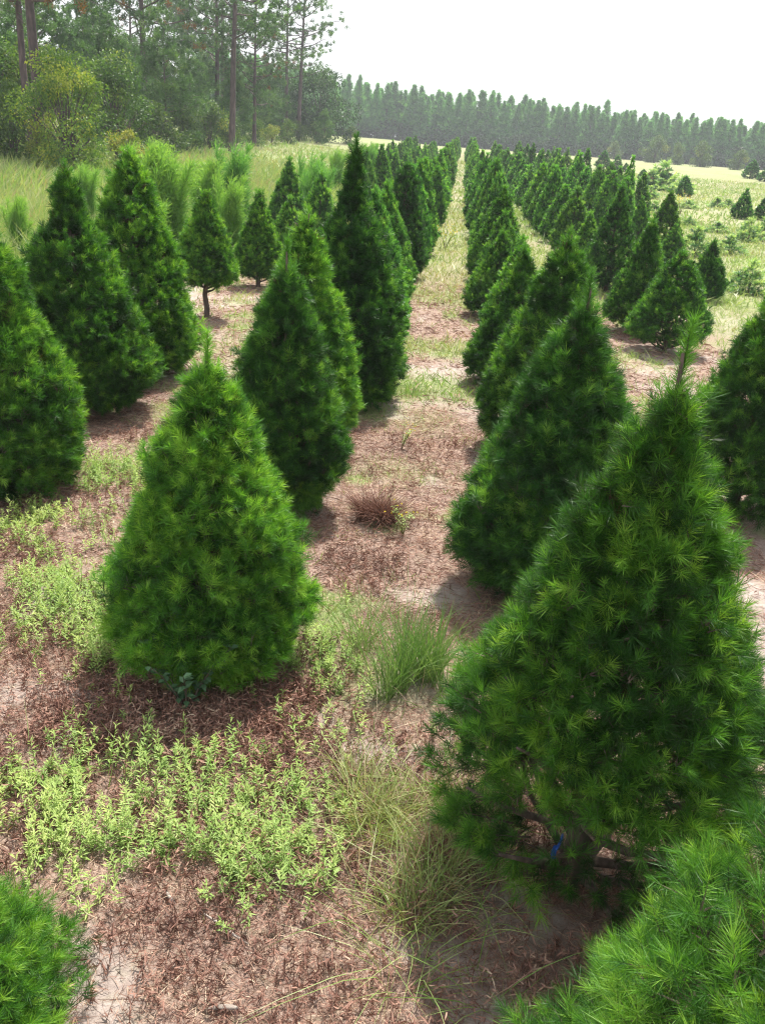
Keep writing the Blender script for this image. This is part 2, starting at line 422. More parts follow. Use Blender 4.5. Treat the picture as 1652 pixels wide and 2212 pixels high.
    for i in range(limbs):
        sv = 1 - (i + rng.random()) / limbs; sv = np.clip(sv, .05, .99); a = i * 2.4 + rng.normal(0, .3)
        rad = R * prof(np.array([sv]))[0] * .93; zt_ = z0 + Hc * (1 - sv); o = np.array([np.cos(a), np.sin(a), 0])
        rise = rad * .55
        pts = [np.array([0, 0, max(.05, zt_ - rise)]), o * rad * .35 + np.array([0, 0, max(.08, zt_ - rise * .8)]), o * rad * .7 + np.array([rng.normal(0, .02), rng.normal(0, .02), max(.1, zt_ - rise * .4)]), o * rad + np.array([0, 0, zt_])]
        b.tube(pts, np.array([.42, .32, .22, .1]) * r0 * (.5 + .5 * sv), 5)
    if twigs:
        idx = np.arange(len(P))
        b.spikes(P - A * .03, A, st + .03, .006, .5, rng)
        ii = rng.integers(0, n, n // 2)
        q0 = C[ii] * np.array([.55, .55, 1]) - np.array([0, 0, .12]); dv = C[ii] - q0; ln = np.linalg.norm(dv, axis=1)
        b.spikes(q0, norm(dv), ln, .010, .5, rng)
    trunk = b.mesh("trunk", M_BARK)
    return trunk, crown

def place(meshes, loc, rz, label, group=None, col=(1, 1, 1), sc=1., name="christmas_tree", cat="tree", lean=(0, 0)):
    e = empty(name, loc, rz, sc); e.rotation_euler = (lean[0], lean[1], rz)
    tag(e, label, cat, group)
    t = link("trunk", meshes[0], e); c = link("crown", meshes[1], e); c.color = (*col, 1)
    return e

G = "sheared pines planted in rows"
def P3(x, y, dz=0): return (x, y, float(zt(x, y)) + dz)

# the nearest trees, each with a crown of its own
near = [
 # x, y, H, R, seed, clusters, per, k, needle length, needle width, options, colour, lean, label
 (-1.66, 1.93, .62, .58, 11, 1150, 4, 56, 0.0460, 0.00160, dict(z0=.02, p=.6, leader=.04, tint0=.62, peak=.85, tuck=.1, limbs=20), (1.15, 1.12, 1.0), (0, 0), "low bright green pine cut off by the bottom left corner of the photo"),
 (1.29, 1.38, 2.58, .91, 12, 2300, 5, 60, 0.0550, 0.00125, dict(z0=.12, p=.9, tint0=.56, limbs=40, lump=.20), (1.05, 1.05, 1.0), (0, 0), "closest pine of all, needles large in the bottom right corner"),
 (.81, 2.99, 2.50, .67, 13, 2134, 5, 57, 0.0537, 0.00185, dict(z0=.26, p=.88, peak=.80, tuck=.3, leader=.27, lump=.13, open_low=.97, tint0=.46, limbs=60), (1.08, 1.05, .95), (0, 0), "big dark pine with tall leader and bare low limbs, blue ribbon at its trunk"),
 (-1.23, 4.40, 2.00, .53, 14, 1659, 5, 55, 0.0506, 0.00211, dict(z0=.05, p=.60, peak=.78, tuck=.42, leader=.20, tint0=.60, lump=.17), (1.18, 1.18, 1.05), (0, 0), "bright yellow green pine alone in the brown weeds left of the alley"),
 (-1.26, 6.75, 2.23, .50, 15, 1501, 5, 50, 0.0537, 0.00277, dict(z0=.15, p=.66, peak=.76, tuck=.3, leader=.24, tint0=.44, lump=.10), (.98, 1.0, 1.06), (0, 0), "rounded blue green pine with a thin pale leader, second left of the alley"),
 (-1.38, 8.35, 2.33, .57, 16, 1422, 4, 45, 0.0552, 0.00370, dict(z0=.15, p=.72, leader=.12, tint0=.60), (1.1, 1.12, 1.0), (0, 0), "light green pine half hidden behind the rounded blue green one"),
 (-1.16, 10.1, 2.97, .70, 17, 1975, 4, 42, 0.0575, 0.00436, dict(z0=.12, p=.85, leader=.16, spire=.16, tint0=.32, lump=.13), (.85, .92, .95), (0, 0), "tallest darkest pine of the rows, narrow spire top, left of the alley"),
 (.87, 5.70, 2.30, .64, 18, 1659, 5, 50, 0.0599, 0.00264, dict(z0=.18, p=.72, leader=.26, tint0=.38, lump=.12), (.94, .97, 1.08), (0, 0), "blue green spiky topped pine directly behind the big dark ribboned one"),
 (1.09, 8.85, 2.29, .69, 19, 1422, 4, 45, 0.0599, 0.00383, dict(z0=.12, p=.7, leader=.14, tint0=.48, waist=(.30, .22)), (1.0, 1.0, 1.0), (0, 0), "pine with a pinched waist below a round top, third right of the alley"),
 (-3.60, 6.61, 2.20, .62, 20, 1818, 5, 47, 0.0552, 0.00304, dict(z0=.15, p=.68, leader=.06, tint0=.54, lump=.12), (1.02, 1.03, .95), (0, 0), "dark green pine cut by the left edge above the pale weeds"),
 (-3.90, 8.91, 2.54, .76, 21, 1818, 4, 45, 0.0575, 0.00383, dict(z0=.18, p=.72, leader=.12, tint0=.40, spire=.14, lump=.12), (1.0, 1.02, .9), (0, 0), "tall dark pine with a knobby narrow top near the left edge"),
 (-3.83, 10.5, 2.66, .72, 22, 1738, 4, 42, 0.0575, 0.00449, dict(z0=.15, p=.66, leader=.08, tint0=.58, lump=.12), (1.02, 1.06, .9), (0, 0), "tall mid green pine just behind the knobby one, feathery plants beyond it"),
 (2.75, 7.60, 2.22, .62, 23, 1422, 4, 45, 0.0599, 0.00330, dict(z0=.18, p=.8, tint0=.38), (1.0,1.02,.95), (0, 0), "dark pine cut by the right edge of the photo"),
 (-3.96, 14.13, 2.01, .49, 24, 893, 4, 32, 0.0542, 0.00561, dict(z0=.58, p=.82, peak=.80, tuck=.45, leader=.05, tint0=.52, limbs=40, lump=.05), (1.1, 1.1, .9), (0, 0), "small neat pine pruned up to show its bare forked trunk"),
 (-3.87, 17.63, 1.85, .44, 25, 770, 4, 29, 0.0542, 0.00660, dict(z0=.25, p=.9, leader=.05, tint0=.52, lump=.05, peak=.72), (1.05, 1.08, .9), (0, 0), "small cone shaped pine behind and right of the pruned one"),
 (3.61, 14.66, 1.60, .62, 26, 880, 4, 29, 0.0584, 0.00594, dict(z0=.22, p=.62, leader=.03, tint0=.44, open_low=.5), (.95, 1.0, 1.05), (0, 0), "squat flat topped pine with its trunk showing, right of the alley"),
 (3.37, 16.2, 2.02, .56, 27, 880, 4, 29, 0.0584, 0.00627, dict(z0=.18, p=.85, leader=.12, tint0=.44), (.95, 1.0, .95), (0, 0), "pointed dark pine directly behind the squat flat topped one"),
 (3.55, 20.9, 2.36, .62, 28, 880, 4, 27, 0.0584, 0.00726, dict(z0=.18, p=.82, leader=.10, tint0=.38), (.9, .97, 1.05), (0, 0), "tall grey green pine above the pinched waist one, second right row"),
 (5.72, 20.7, 1.37, .43, 29, 660, 4, 27, 0.0542, 0.00726, dict(z0=.15, p=.85, leader=.10, tint0=.38), (.9, .97, 1.0), (0, 0), "small dark pine at the outer edge of the right rows beside pale grass"),
 (.88, 11.63, 1.83, .58, 30, 935, 4, 34, 0.0600, 0.00515, dict(z0=.12, p=.8, leader=.10, tint0=.44), (.95, 1.0, .95), (0, 0), "slim pine squeezed in behind the pinched waist one, right of the alley"),
 (.84, 16.5, 1.60, .57, 31, 880, 4, 29, 0.0542, 0.00594, dict(z0=.12, p=.74, leader=.10, tint0=.48, lump=.05), (.98, 1.0, .95), (0, 0), "smooth pine with one stray tip, right of the alley past the reddish litter"),
 (.98, 20.9, 2.10, .66, 32, 880, 4, 27, 0.0542, 0.00726, dict(z0=.12, p=.82, leader=.04, tint0=.46, lump=.05), (.95, 1.0, .9), (0, 0), "broad even cone behind the smooth stray tipped pine, right of the alley"),
 (-1.20, 20.4, 2.44, .57, 33, 935, 4, 27, 0.0542, 0.00726, dict(z0=.12, p=.6, leader=.03, tint0=.32, lump=.05), (.88, .97, .9), (0, 0), "dark round shouldered tall pine where the alley narrows, left side"),
]
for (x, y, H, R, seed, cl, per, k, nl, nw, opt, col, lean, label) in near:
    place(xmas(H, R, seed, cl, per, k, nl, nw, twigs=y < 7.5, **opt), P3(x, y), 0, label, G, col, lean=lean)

# shared shapes for the rest of the rows
rngT = np.random.default_rng(77)
MID = [xmas(2.0, .58, 100 + i, 620, 4, 24, .060, .0100, z0=.12, p=q, leader=ld, tint0=t, lump=.055, limbs=16) for i, (q, ld, t) in enumerate([(.72, .06, .50), (.62, .03, .48), (.80, .09, .54), (.68, .03, .44), (.55, .03, .50)])]
FAR = [xmas(2.0, .58, 200 + i, 380, 3, 14, .070, .024, z0=.08, p=q, leader=ld, tint0=t, lump=.06, limbs=8) for i, (q, ld, t) in enumerate([(.72, .05, .50), (.62, .03, .46), (.82, .06, .52), (.68, .03, .44)])]
ORD = ["first", "second", "third", "fourth", "fifth", "sixth", "seventh", "eighth", "ninth", "tenth", "eleventh", "twelfth", "thirteenth", "fourteenth", "fifteenth", "sixteenth", "seventeenth", "eighteenth", "nineteenth", "twentieth"]
def copy_tree(x, y, H, R, label, group, col=None, dark=1.):
    lod = MID if y < 42 else FAR
    m = lod[rngT.integers(len(lod))]
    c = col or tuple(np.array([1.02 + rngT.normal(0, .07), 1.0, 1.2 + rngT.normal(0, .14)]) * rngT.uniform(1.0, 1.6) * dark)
    sr = R / .60
    e = place(m, P3(x, y), rngT.random() * 6.28, label, group, c, sc=(sr * rngT.uniform(.93, 1.08), sr * rngT.uniform(.93, 1.08), H / 2.0))
    e.rotation_euler[0] = rngT.normal(0, .022); e.rotation_euler[1] = rngT.normal(.012, .022)
    return e

def row(items, start, end, step, x, gname, first, farlabel, hh=(1.7, 2.4), rr=(.5, .66), ordl=None):
    """trees given one by one, then the regular run to the far end; the far ones nothing tells apart share one label"""
    for i, (xx, yy, H, R) in enumerate(items):
        copy_tree(xx, yy, H, R, first[i], G)
    y = start; i = 0
    while y < end:
        if rngT.random() > .06:
            xx = x + rngT.normal(0, .09)
            H = rngT.uniform(*hh); R = rngT.uniform(*rr)
            if ordl and i < len(ORD) and y < 45:
                copy_tree(xx, y, H, R, ordl % ORD[i], G)
            else:
                copy_tree(xx, y, H, R, farlabel, gname)
            i += 1
        y += step + rngT.normal(0, .12)

row([(-1.20, 12.6, 2.29, .60), (-1.2, 14.4, 1.83, .52), (-1.2, 15.8, 2.24, .56), (-1.2, 18.0, 1.75, .5)], 22.6, 150, 2.3, -1.2,
    "pines of the left alley row far off", ["light sided pine close behind the tall spire topped one, left of the alley", "short pine second behind the tall spire topped one", "round topped dark pine third behind the tall spire topped one", "low pine just in front of the dark round shouldered tall one"],
    "small distant sheared pine far down the left side of the alley", (1.7, 2.5), (.52, .66), "%s pine behind the dark round shouldered one, left side of the alley")
row([(1.0, 13.9, 1.75, .5), (.95, 18.6, 1.75, .55)], 23.2, 150, 2.35, .95,
    "pines of the right alley row far off", ["low pine between the slim one and the smooth one, right of the alley", "pine showing between the smooth pine and the broad even cone"],
    "small distant sheared pine far down the right side of the alley", (1.6, 2.6), (.52, .72), "%s pine behind the broad even cone, right side of the alley")
row([(-3.75, 20.2, 1.6, .5), (-5.0, 26.5, 2.24, .60), (-3.70, 24.1, 1.99, .55), (-3.7, 35.6, 2.45, .62), (-3.7, 42.5, 2.5, .62)], 45, 120, 2.5, -3.7,
    "pines of the second left row far off", ["low pine behind the small cone shaped one on the left", "very dark pine with a flat spiky top standing before the bright meadow", "dull green pine peeking out left of the tall spire topped one", "dark pointed pine right of the spire top, standing clear before the meadow", "slender pointed pine to the right of the dark pointed one, second left row"],
    "small distant sheared pine in the second row left of the alley", (1.5, 2.2), (.45, .58))
row([], 52, 118, 4.2, -6.0, "pines of the third left row far off", [], "small distant sheared pine at the far left end of the plantation beside the meadow", (1.9, 2.4), (.5, .6))
row([(3.45, 28.0, 1.95, .62), (3.4, 31.1, 1.85, .60), (3.5, 24.6, 1.5, .48)], 33.6, 110, 2.7, 3.45, "pines of the second right row far off",
    ["narrow pointed pine right behind the tall grey green one, second right row", "wide pointed pine in the second right row with bare earth beside it", "low pine tucked behind the tall grey green one, second right row"],
    "small distant sheared pine in the second row right of the alley", (1.8, 2.7), (.52, .72), "%s pine past the bare earth in the second row right of the alley")
row([(5.95, 30.5, 1.70, .42), (6.43, 28.7, 1.97, .52), (5.9, 25.2, 1.3, .42)], 34, 105, 2.9, 5.85, "pines of the third right row far off",
    ["narrow dark pine with a blunt top in the third row right of the alley", "dark pointed pine rising at the right edge of the rows above the small dark one", "small pine in front of the narrow blunt one, third right row"],
    "small distant sheared pine in the third row right of the alley", (1.7, 2.9), (.48, .75), "%s pine in the third row right of the alley after its gap")
row([], 44, 95, 3.6, 8.3, "pines of the fourth right row far off", [], "small distant sheared pine in the outermost row right of the alley", (1.6, 2.9), (.5, .8))

# the sparse right-hand field: dark dense ones and pale loose ones
for x, y, H, R, lab in [(15.56, 52.2, 1.57, .62, "dark cone shaped pine alone in the pale grass near the right edge"), (37.6, 126.1, 2.25, 1.15, "rounded dark pine at the foot of the far forest, right edge"),
                        (37.3, 118.9, 1.6, 1.0, "dark pine half out of the photo at the right edge below the far forest"), (16.9, 52.6, 1.2, .6, "dark pine cut by the right edge beside the cone shaped one"),
                        (16.9, 72.0, 1.45, .62, "blue green pine standing at the right end of the pale shrub clump"), (18.47, 97.7, 1.0, .6, "small round dark pine left of the pale shrub clump"),
                        (17.73, 121, 2.1, 1.05, "pale blue pine first to rise right of the rows below the far forest"), (18.64, 116.1, 1.8, .85, "dark blue pine beside the pale blue one below the far forest"), (19.57, 115.2, 1.05, .5, "little pine touching the dark blue one below the far forest")]:
    copy_tree(x, y, H, R, lab, "pines scattered over the right field", (.72, .95, 1.15))

LOOSE = [xmas(.9, .45, 300 + i, 75, 3, 20, .085, .013, z0=.03, p=.75, peak=.8, leader=.12, tint0=.66, lump=.26, limbs=8) for i in range(3)]
LOOSE_FAR = [xmas(.9, .45, 310 + i, 60, 3, 14, .10, .030, z0=.03, p=.75, peak=.8, leader=.10, tint0=.66, lump=.26, limbs=6) for i in range(3)]
loose = [(11.64, 37.5, .92, .62, "pale loose young pine in the right field below the dark cone"), (12.57, 38.7, .95, .62, "pale young pine cut by the right edge below the dark cone"), (16.77, 80.0, 2.2, 1.6, "largest bushy pale pine in the middle of the right field"),
         (15.6, 78.5, 1.5, 1.2, "bushy pale pine joined to the left side of the largest one"), (17.9, 77, 1.3, 1.1, "bushy pale pine joined to the right side of the largest one"), (14.07, 58.3, .5, .62, "low round pale pine below the shrub clump"),
         (16.53, 61.1, .62, .6, "low spreading pale pine between shrub clump and dark cone"), (17.86, 63.2, .5, .6, "lowest of the pale pines left of the dark cone"), (10.5, 50.8, .66, .5, "pale young pine just right of the outer row, upper"), (10.69, 43.4, .5, .45, "pale young pine just right of the outer row, lower"),
         (11.37, 41.1, .48, .6, "thin sprawling young pine amid yellow grass in the right field"), (9.32, 31.8, .66, .6, "loose young pine above the small dark outer pine"), (7.29, 22.6, .8, .62, "grey green loose pine close to the right edge beside the small dark outer pine"), (7.77, 30.2, .96, .68, "knobby young pine between the small dark outer pine and the dark pointed one"),
         (13.2, 66, .8, .7, "pale scrub pine at the end of the outer rows"), (13.6, 88, 1.2, .9, "pale scrub pine beyond the end of the outer rows")]
for x, y, H, R, lab in loose:
    m = (LOOSE if y < 45 else LOOSE_FAR)[rngT.integers(3)]
    place(m, P3(x, y), rngT.random() * 6, lab, "loose young pines in the right field", (2.2, 1.5, 5.2), sc=(R / .5, R / .45, H / .9), name="young_pine")

# ------------------------------------------------------------------ woods
def tall_pine(H, seed, cb, R, nclump, nb, bl, bw, r0, brown=.0, dens=1.):
    """tall field-edge pine: bare trunk, crooked limbs, brush-like needle clumps"""
    rng = np.random.default_rng(seed); b = Geo(); g = Geo()
    zz = np.linspace(-.2, H, 14); wob = np.cumsum(rng.normal(0, .012 * H / 14, (14, 2)), 0)
    ctr = np.stack([wob[:, 0], wob[:, 1], zz], -1)
    b.tube(ctr, r0 * (1 - .85 * np.linspace(0, 1, 14)) * np.where(zz < .3, 1.25, 1), 10)
    P, A, T = [], [], []
    nl = int(34 * dens)
    for i in range(nl):
        f = cb + (1 - cb) * (i + rng.random()) / nl; z = f * H
        c = np.array([np.interp(z, zz, wob[:, 0]), np.interp(z, zz, wob[:, 1]), z]); a = i * 2.4 + rng.normal(0, .5)
        u = (f - cb) / (1 - cb); L = R * (1 - .75 * u ** 1.6) * rng.uniform(.55, 1.1) * (.75 + .5 * min(1, u * 4))
        sl = rng.uniform(-.15, .35) + .5 * u; o = np.array([np.cos(a), np.sin(a), 0])
        pts = np.array([c, c + o * L * .4 + [0, 0, L * .4 * sl], c + o * L * .75 + [0, 0, L * .75 * sl + .1 * L], c + o * L + [0, 0, L * sl * 1.0 + .05]])
        b.tube(pts, r0 * np.array([.26, .2, .13, .05]), 5)
        m = max(4, int(nclump * L / R))
        q = rng.uniform(.3, 1.02, m) ** .8
        pos = np.stack([np.interp(q * 3, np.arange(4), pts[:, d]) for d in range(3)], -1) + rng.normal(0, .13 * L + .1, (m, 3)) * np.array([1, 1, .6])
        P.append(pos); A.append(norm(o * .7 + np.array([0, 0, .6]) + rng.normal(0, .4, (m, 3))))
        br = rng.random(m) < brown
        T.append(np.where(br, 0, np.clip(.45 + rng.normal(0, .16, m) + .15 * rng.normal(), .15, 1)))
        j = rng.integers(0, m, m // 2); d0 = pts[2] - pos[j]; b.spikes(pos[j], norm(d0), np.linalg.norm(d0, axis=1), .035, .5, rng)
    P = np.concatenate(P); A = np.concatenate(A); T = np.concatenate(T)
    n = len(P); D = norm(A[:, None] + rng.normal(0, .75, (n, nb, 3))).reshape(-1, 3)
    B = (P[:, None] + rng.normal(0, .10, (n, nb, 3))).reshape(-1, 3)
    t = np.repeat(T, nb); t = np.where(t > .05, np.clip(t + rng.normal(0, .08, len(t)), .15, 1), t)
    g.spikes(B, D, bl * rng.uniform(.6, 1.2, n * nb), bw, t, rng)
    return b.mesh("trunk", M_BARK2), g.mesh("crown", M_FARNEEDLE)

WOODS = "pines and shrubs along the left woods edge"
tallA = tall_pine(19, 401, .26, 4.4, 19, 26, .34, .075, .30, brown=.06, dens=1.2)
tallB = tall_pine(21, 402, .30, 4.6, 19, 24, .36, .085, .27, dens=1.2)
tallC = tall_pine(20, 403, .38, 4.0, 18, 24, .36, .085, .26, dens=1.1)
nearP = tall_pine(18, 404, .36, 5.2, 34, 30, .28, .045, .27, brown=.16)
thin = tall_pine(17, 405, .55, 2.8, 14, 22, .36, .10, .19)
edgeP = tall_pine(19, 406, .36, 4.6, 14, 24, .36, .09, .28, dens=1.0)
for mesh, x, y, sc, rz, lab, lean in [
    (nearP, -18.89, 40.84, 1., .4, "thickest reddish trunked pine at the far left with drooping browning branches", 0), (thin, -20.6, 43.45, 1.05, 1., "thinner pine trunk touching the thickest reddish one's left side", 0),
    (tallA, -24.41, 70.92, 1., 2., "tall straight pine with a long bough reaching right, third trunk from the left", 0), (tallB, -24.45, 91.8, 1., 3., "tall pine with a pale purple trunk left of the leaning one", 0),
    (tallC, -18.92, 75.67, 1.05, 1.3, "tall pine whose pale trunk leans a little right at the top", .02), (tallB, -30.2, 116.2, .95, 5, "thin tall pine glimpsed between the pale purple and the leaning trunks", 0),
    (tallA, -20.44, 90.65, .72, .7, "medium pine with rusty tipped boughs right of the leaning trunk", 0), (edgeP, -22.9, 119.9, 1.02, 2.4, "left trunk of the twin pines standing at the meadow's end", -.012), (edgeP, -21.4, 120.3, 1.08, .2, "right taller trunk of the twin pines standing at the meadow's end", .018),
    (thin, -40.9, 128.7, 1.0, .3, "first of four slender dark trunks deep in the left woods", 0), (thin, -41.0, 135, 1.1, 1.3, "second of four slender dark trunks deep in the left woods", 0), (thin, -36.8, 124.7, 1.0, 2.3, "third of four slender dark trunks deep in the left woods", 0), (thin, -32.5, 126, 1.05, 3.3, "fourth of four slender dark trunks deep in the left woods", 0),
    (tallA, -36, 74, .95, 4.1, "leafy pine behind the thickest reddish trunk", 0), (tallB, -38, 92, .9, 5.1, "dense pine filling the gap left of the long boughed one", 0), (tallC, -30, 58, .9, 2.2, "dim pine trunk just inside the left edge of the photo", 0), (tallA, -40, 112, .9, 1.2, "dense pine behind the long boughed one", 0)]:
    e = place(mesh, P3(x, y), rz, lab, WOODS, sc=sc, name="pine_tree", col=tuple(np.array([1, 1, 1]) * rngT.uniform(.85, 1.1)))
    e.rotation_euler = (0, lean, rz) if lean == 0 else (0, lean, 0)

youngA = tall_pine(7.5, 411, .06, 2.3, 24, 26, .26, .06, .09, dens=1.2)
youngB = tall_pine(7.0, 412, .05, 2.0, 24, 26, .26, .06, .08, dens=1.2)
midA = tall_pine(13, 413, .16, 3.2, 26, 24, .38, .10, .17, dens=1.3)
midB = tall_pine(14, 414, .22, 3.4, 26, 24, .38, .10, .17, dens=1.3)
mid_spots = [(-29, 63), (-31, 78), (-35, 88), (-40, 100), (-33, 110), (-38, 118), (-45, 125), (-44, 88), (-47, 140), (-40, 75), (-44, 112)]
for i, (x, y) in enumerate(mid_spots):
    place((midA, midB)[i % 2], P3(x, y), i * 2.1, "mid height pine crowded among the trunks inside the left woods", "mid height pines inside the left woods", tuple(np.array([1.0, 1.05, 1.0]) * rngT.uniform(.85, 1.25)), sc=float(rngT.uniform(.55, .85)), name="pine_tree")
for i, (mesh, x, y, H, lab) in enumerate([(youngA, -21.5, 56, 6.3, "bushy young pine below the third trunk from the left"), (youngB, -24.0, 67.9, 6.4, "young pine with upright tips right of the third trunk"), (youngA, -20.2, 62.8, 6.9, "largest spiky young pine in front of the slender dark trunks"), (youngB, -24.0, 81.5, 7.2, "young pine at the foot of the pale purple trunk"),
    (youngA, -25.6, 91.5, 6.6, "young pine behind the foot of the leaning trunk"), (youngB, -23.1, 102.4, 7.6, "grey green young pine between leaning trunk and twin pines"), (youngA, -24.2, 117.5, 7.4, "young pine left of the twin pines"), (youngB, -28.3, 69.5, 8.0, "young pine in the shade of the long bough"), (youngA, -26.5, 55.0, 6.5, "young pine behind the yellow green oak sapling"), (youngB, -22.0, 88, 6.0, "pale young pine just right of the leaning trunk's foot"), (youngA, -30, 84, 7.5, "young pine filling the woods below the four slender trunks"), (youngB, -33, 97, 8, "farthest young pine below the four slender trunks"), (youngB, -17.5, 117, 4.0, "short young pine to the right of the twin pines")]):
    s = H / 7.2
    place(mesh, P3(x, y), i * 1.7, lab, WOODS, tuple(np.array([1.05, 1.1, .95]) * rngT.uniform(.85, 1.2)), sc=(s, s, s), name="pine_tree")

def leafy(H, R, seed, n, lw, z0=.1, blobs=26, tint0=.5, stems=5):
    """broad-leaved bush or sapling: stems and leaves in uneven clumps"""
    rng = np.random.default_rng(seed); g = Geo(); b = Geo()
    th = rng.random(blobs) * 6.28; f = rng.random(blobs); r = R * np.sqrt(rng.random(blobs)) * np.sin(np.pi * np.clip(f * .80 + .17, 0, 1)) ** .7
    C = np.stack([np.cos(th) * r, np.sin(th) * r, z0 * H + f * H * (.95 - z0)], -1); br = R * rng.uniform(.22, .42, blobs)
    k = rng.integers(0, blobs, n); d = norm(rng.normal(size=(n, 3))); q = rng.uniform(.45, 1.05, n)
    P = C[k] + d * (br[k] * q)[:, None] * np.array([1, 1, .8]); P[:, 2] = np.maximum(P[:, 2], .03)
    D = norm(d * .6 + rng.normal(0, .5, (n, 3)) + np.array([0, 0, -.15])); bt = rng.normal(0, .16, blobs)
    g.leaves(P, D, lw * rng.uniform(.7, 1.3, n), lw * .55, np.clip(tint0 + bt[k] + rng.normal(0, .12, n) + .12 * (f[k] - .5), 0, 1), rng)
    for i in range(blobs):
        a = np.array([rng.normal(0, .04 * R), rng.normal(0, .04 * R), 0]); 
        b.tube([a, a * .5 + np.array([C[i][0] * .25, C[i][1] * .25, C[i][2] * .5]), C[i]], np.array([.02, .014, .006]) * (H / 3 + .4), 5)
    return b.mesh("trunk", M_BARK2), g.mesh("crown", M_BROAD)
oak = leafy(4.9, 2.0, 501, 11000, .13, .04, 60, .64)
oak2 = leafy(5.2, 2.1, 502, 7500, .16, .05, 40, .38)
shrub = [leafy(2.5, 1.4, 510 + i, 3200, .14, .02, 22, t) for i, t in enumerate((.75, .45, .30))]
darkoak = leafy(9.2, 4.6, 520, 7000, .34, .05, 46, .12)
place(oak, P3(-17.1, 39.45), 0, "glossy yellow green oak sapling in front of the thickest reddish trunk", WOODS, (1.2, 1.3, 1), name="oak_sapling")
place(oak, P3(-21.9, 47.0), 2.1, "duller oak sapling behind the glossy yellow green one", WOODS, (.75, .8, .9), sc=1.1, name="oak_sapling")
place(oak2, P3(-18.3, 48.7), 0, "dark green leafy tree between the oak sapling and the young pines", WOODS, (.85, .95, 1.0), name="leafy_tree")
place(oak2, P3(-23.5, 45.5), 3, "leafy tree at the left edge below the dim pine trunk", WOODS, (.9, 1.0, 1.1), sc=1.05, name="leafy_tree")
place(darkoak, P3(-20.0, 128.3), 0, "round dark oak behind the twin pines", WOODS, (.75, .9, 1.2), name="oak_tree")
place(darkoak, P3(-24.6, 125.6), 2, "lower dark oak crown just left of the twin pines", WOODS, (.75, .9, 1.2), sc=(.8, .8, .85), name="oak_tree")
for i, (kind, x, y, H, lab) in enumerate([(0, -15.9, 43.2, 2.0, "yellow green bush at the woods edge right of the oak sapling"), (1, -20.4, 41.2, 3.4, "grey green vine covered bush at the far left edge"), (0, -18.3, 40.2, 2.0, "low yellowing bush at the foot of the thickest trunk"), (1, -19.5, 58.9, 3.2, "pale leafy bush in front of the spiky young pine"), (2, -20.2, 67, 3.0, "dark bush left of the reddish bare earth"),
    (1, -21.2, 77.1, 3.6, "round dark bush below the leaning trunk"), (1, -20.9, 92.7, 2.6, "olive bush along the meadow's back edge, left"), (2, -21.0, 82.4, 2.8, "shady bush behind the round dark one"), (2, -20.9, 118, 2.4, "dark bush at the foot of the twin pines"), (2, -18.9, 119.5, 2.4, "dark bush just right of the twin pines' foot"), (0, -14.0, 41.0, 1.6, "bright low bush nearest the feathery plants"), (1, -19.9, 105, 2.6, "olive bush along the meadow's back edge, middle"), (0, -20.2, 98, 2.0, "yellowish bush along the meadow's back edge"), (1, -24.5, 62, 3.2, "leafy bush deep below the young pines"), (1, -15.8, 130, 2.4, "olive bush right of the dark oak")]):
    s = H / 2.6
    place(shrub[kind], P3(x, y), i * 1.3, lab, WOODS, tuple(np.array([1, 1, 1]) * rngT.uniform(.8, 1.1)), sc=(s, s, s), name="shrub")
for i, (x, y, H, lab) in enumerate([(44.6, 225.6, 6.0, "tall olive bush against the far forest, centre of three"), (51.2, 208.8, 5.2, "broad olive bush against the far forest, nearest the lone dark pine"), (37, 237, 4.2, "low olive bush against the far forest, left of the tall one"), (57.4, 202, 4.0, "olive bush at the foot of the far forest by the right edge"), (47.5, 216, 4.6, "olive bush joining the tall and the broad ones")]):
    s = H / 2.6
    place(shrub[1], P3(x, y), i * 1.9, lab, "olive bushes below the far forest", (1.0, .95, 1.1), sc=(s * .9, s * .9, s), name="shrub")

# the far wall of plantation pines
def wall_pine(seed):
    rng = np.random.default_rng(seed); b = Geo(); g = Geo(); H = 14.
    b.tube([[0, 0, -.3], [.05, 0, 7], [0, 0, H]], [.16, .11, .03], 6)
    n = 300; f = rng.random(n) ** .9; a = rng.random(n) * 6.28
    r = rng.uniform(1.9, 2.4) * np.clip((1 - f) * 1.12, .01, .9) ** .9 * (1 - .35 * np.clip(.3 - f, 0, 1) / .3) * rng.uniform(.15, 1.15, n)
    P = np.stack([np.cos(a) * r, np.sin(a) * r, H * (.14 + .86 * f) - .2 + .25 * r], -1)
    A = norm(np.stack([np.cos(a), np.sin(a), np.full(n, 1.1)], -1) + rng.normal(0, .3, (n, 3)))
    nb = 18; D = norm(A[:, None] + rng.normal(0, .7, (n, nb, 3))).reshape(-1, 3); B = (P[:, None] + rng.normal(0, .14, (n, nb, 3))).reshape(-1, 3)
    t = np.repeat(np.clip(.45 + rng.normal(0, .2, n), .15, 1), nb) + rng.normal(0, .06, n * nb)
    g.spikes(B, D, (.28 + .72 * np.repeat(1 - f, nb)) * 1.15 * rng.uniform(.4, 1.4, n * nb), .11, np.clip(t, .15, 1), rng)
    return b.mesh("trunk", M_BARK2), g.mesh("crown", M_FARNEEDLE)
WALL = [wall_pine(600 + i) for i in range(6)]
WLAB = "slim hazy plantation pine in the dense far wall of pines beyond the field"
nw = 0
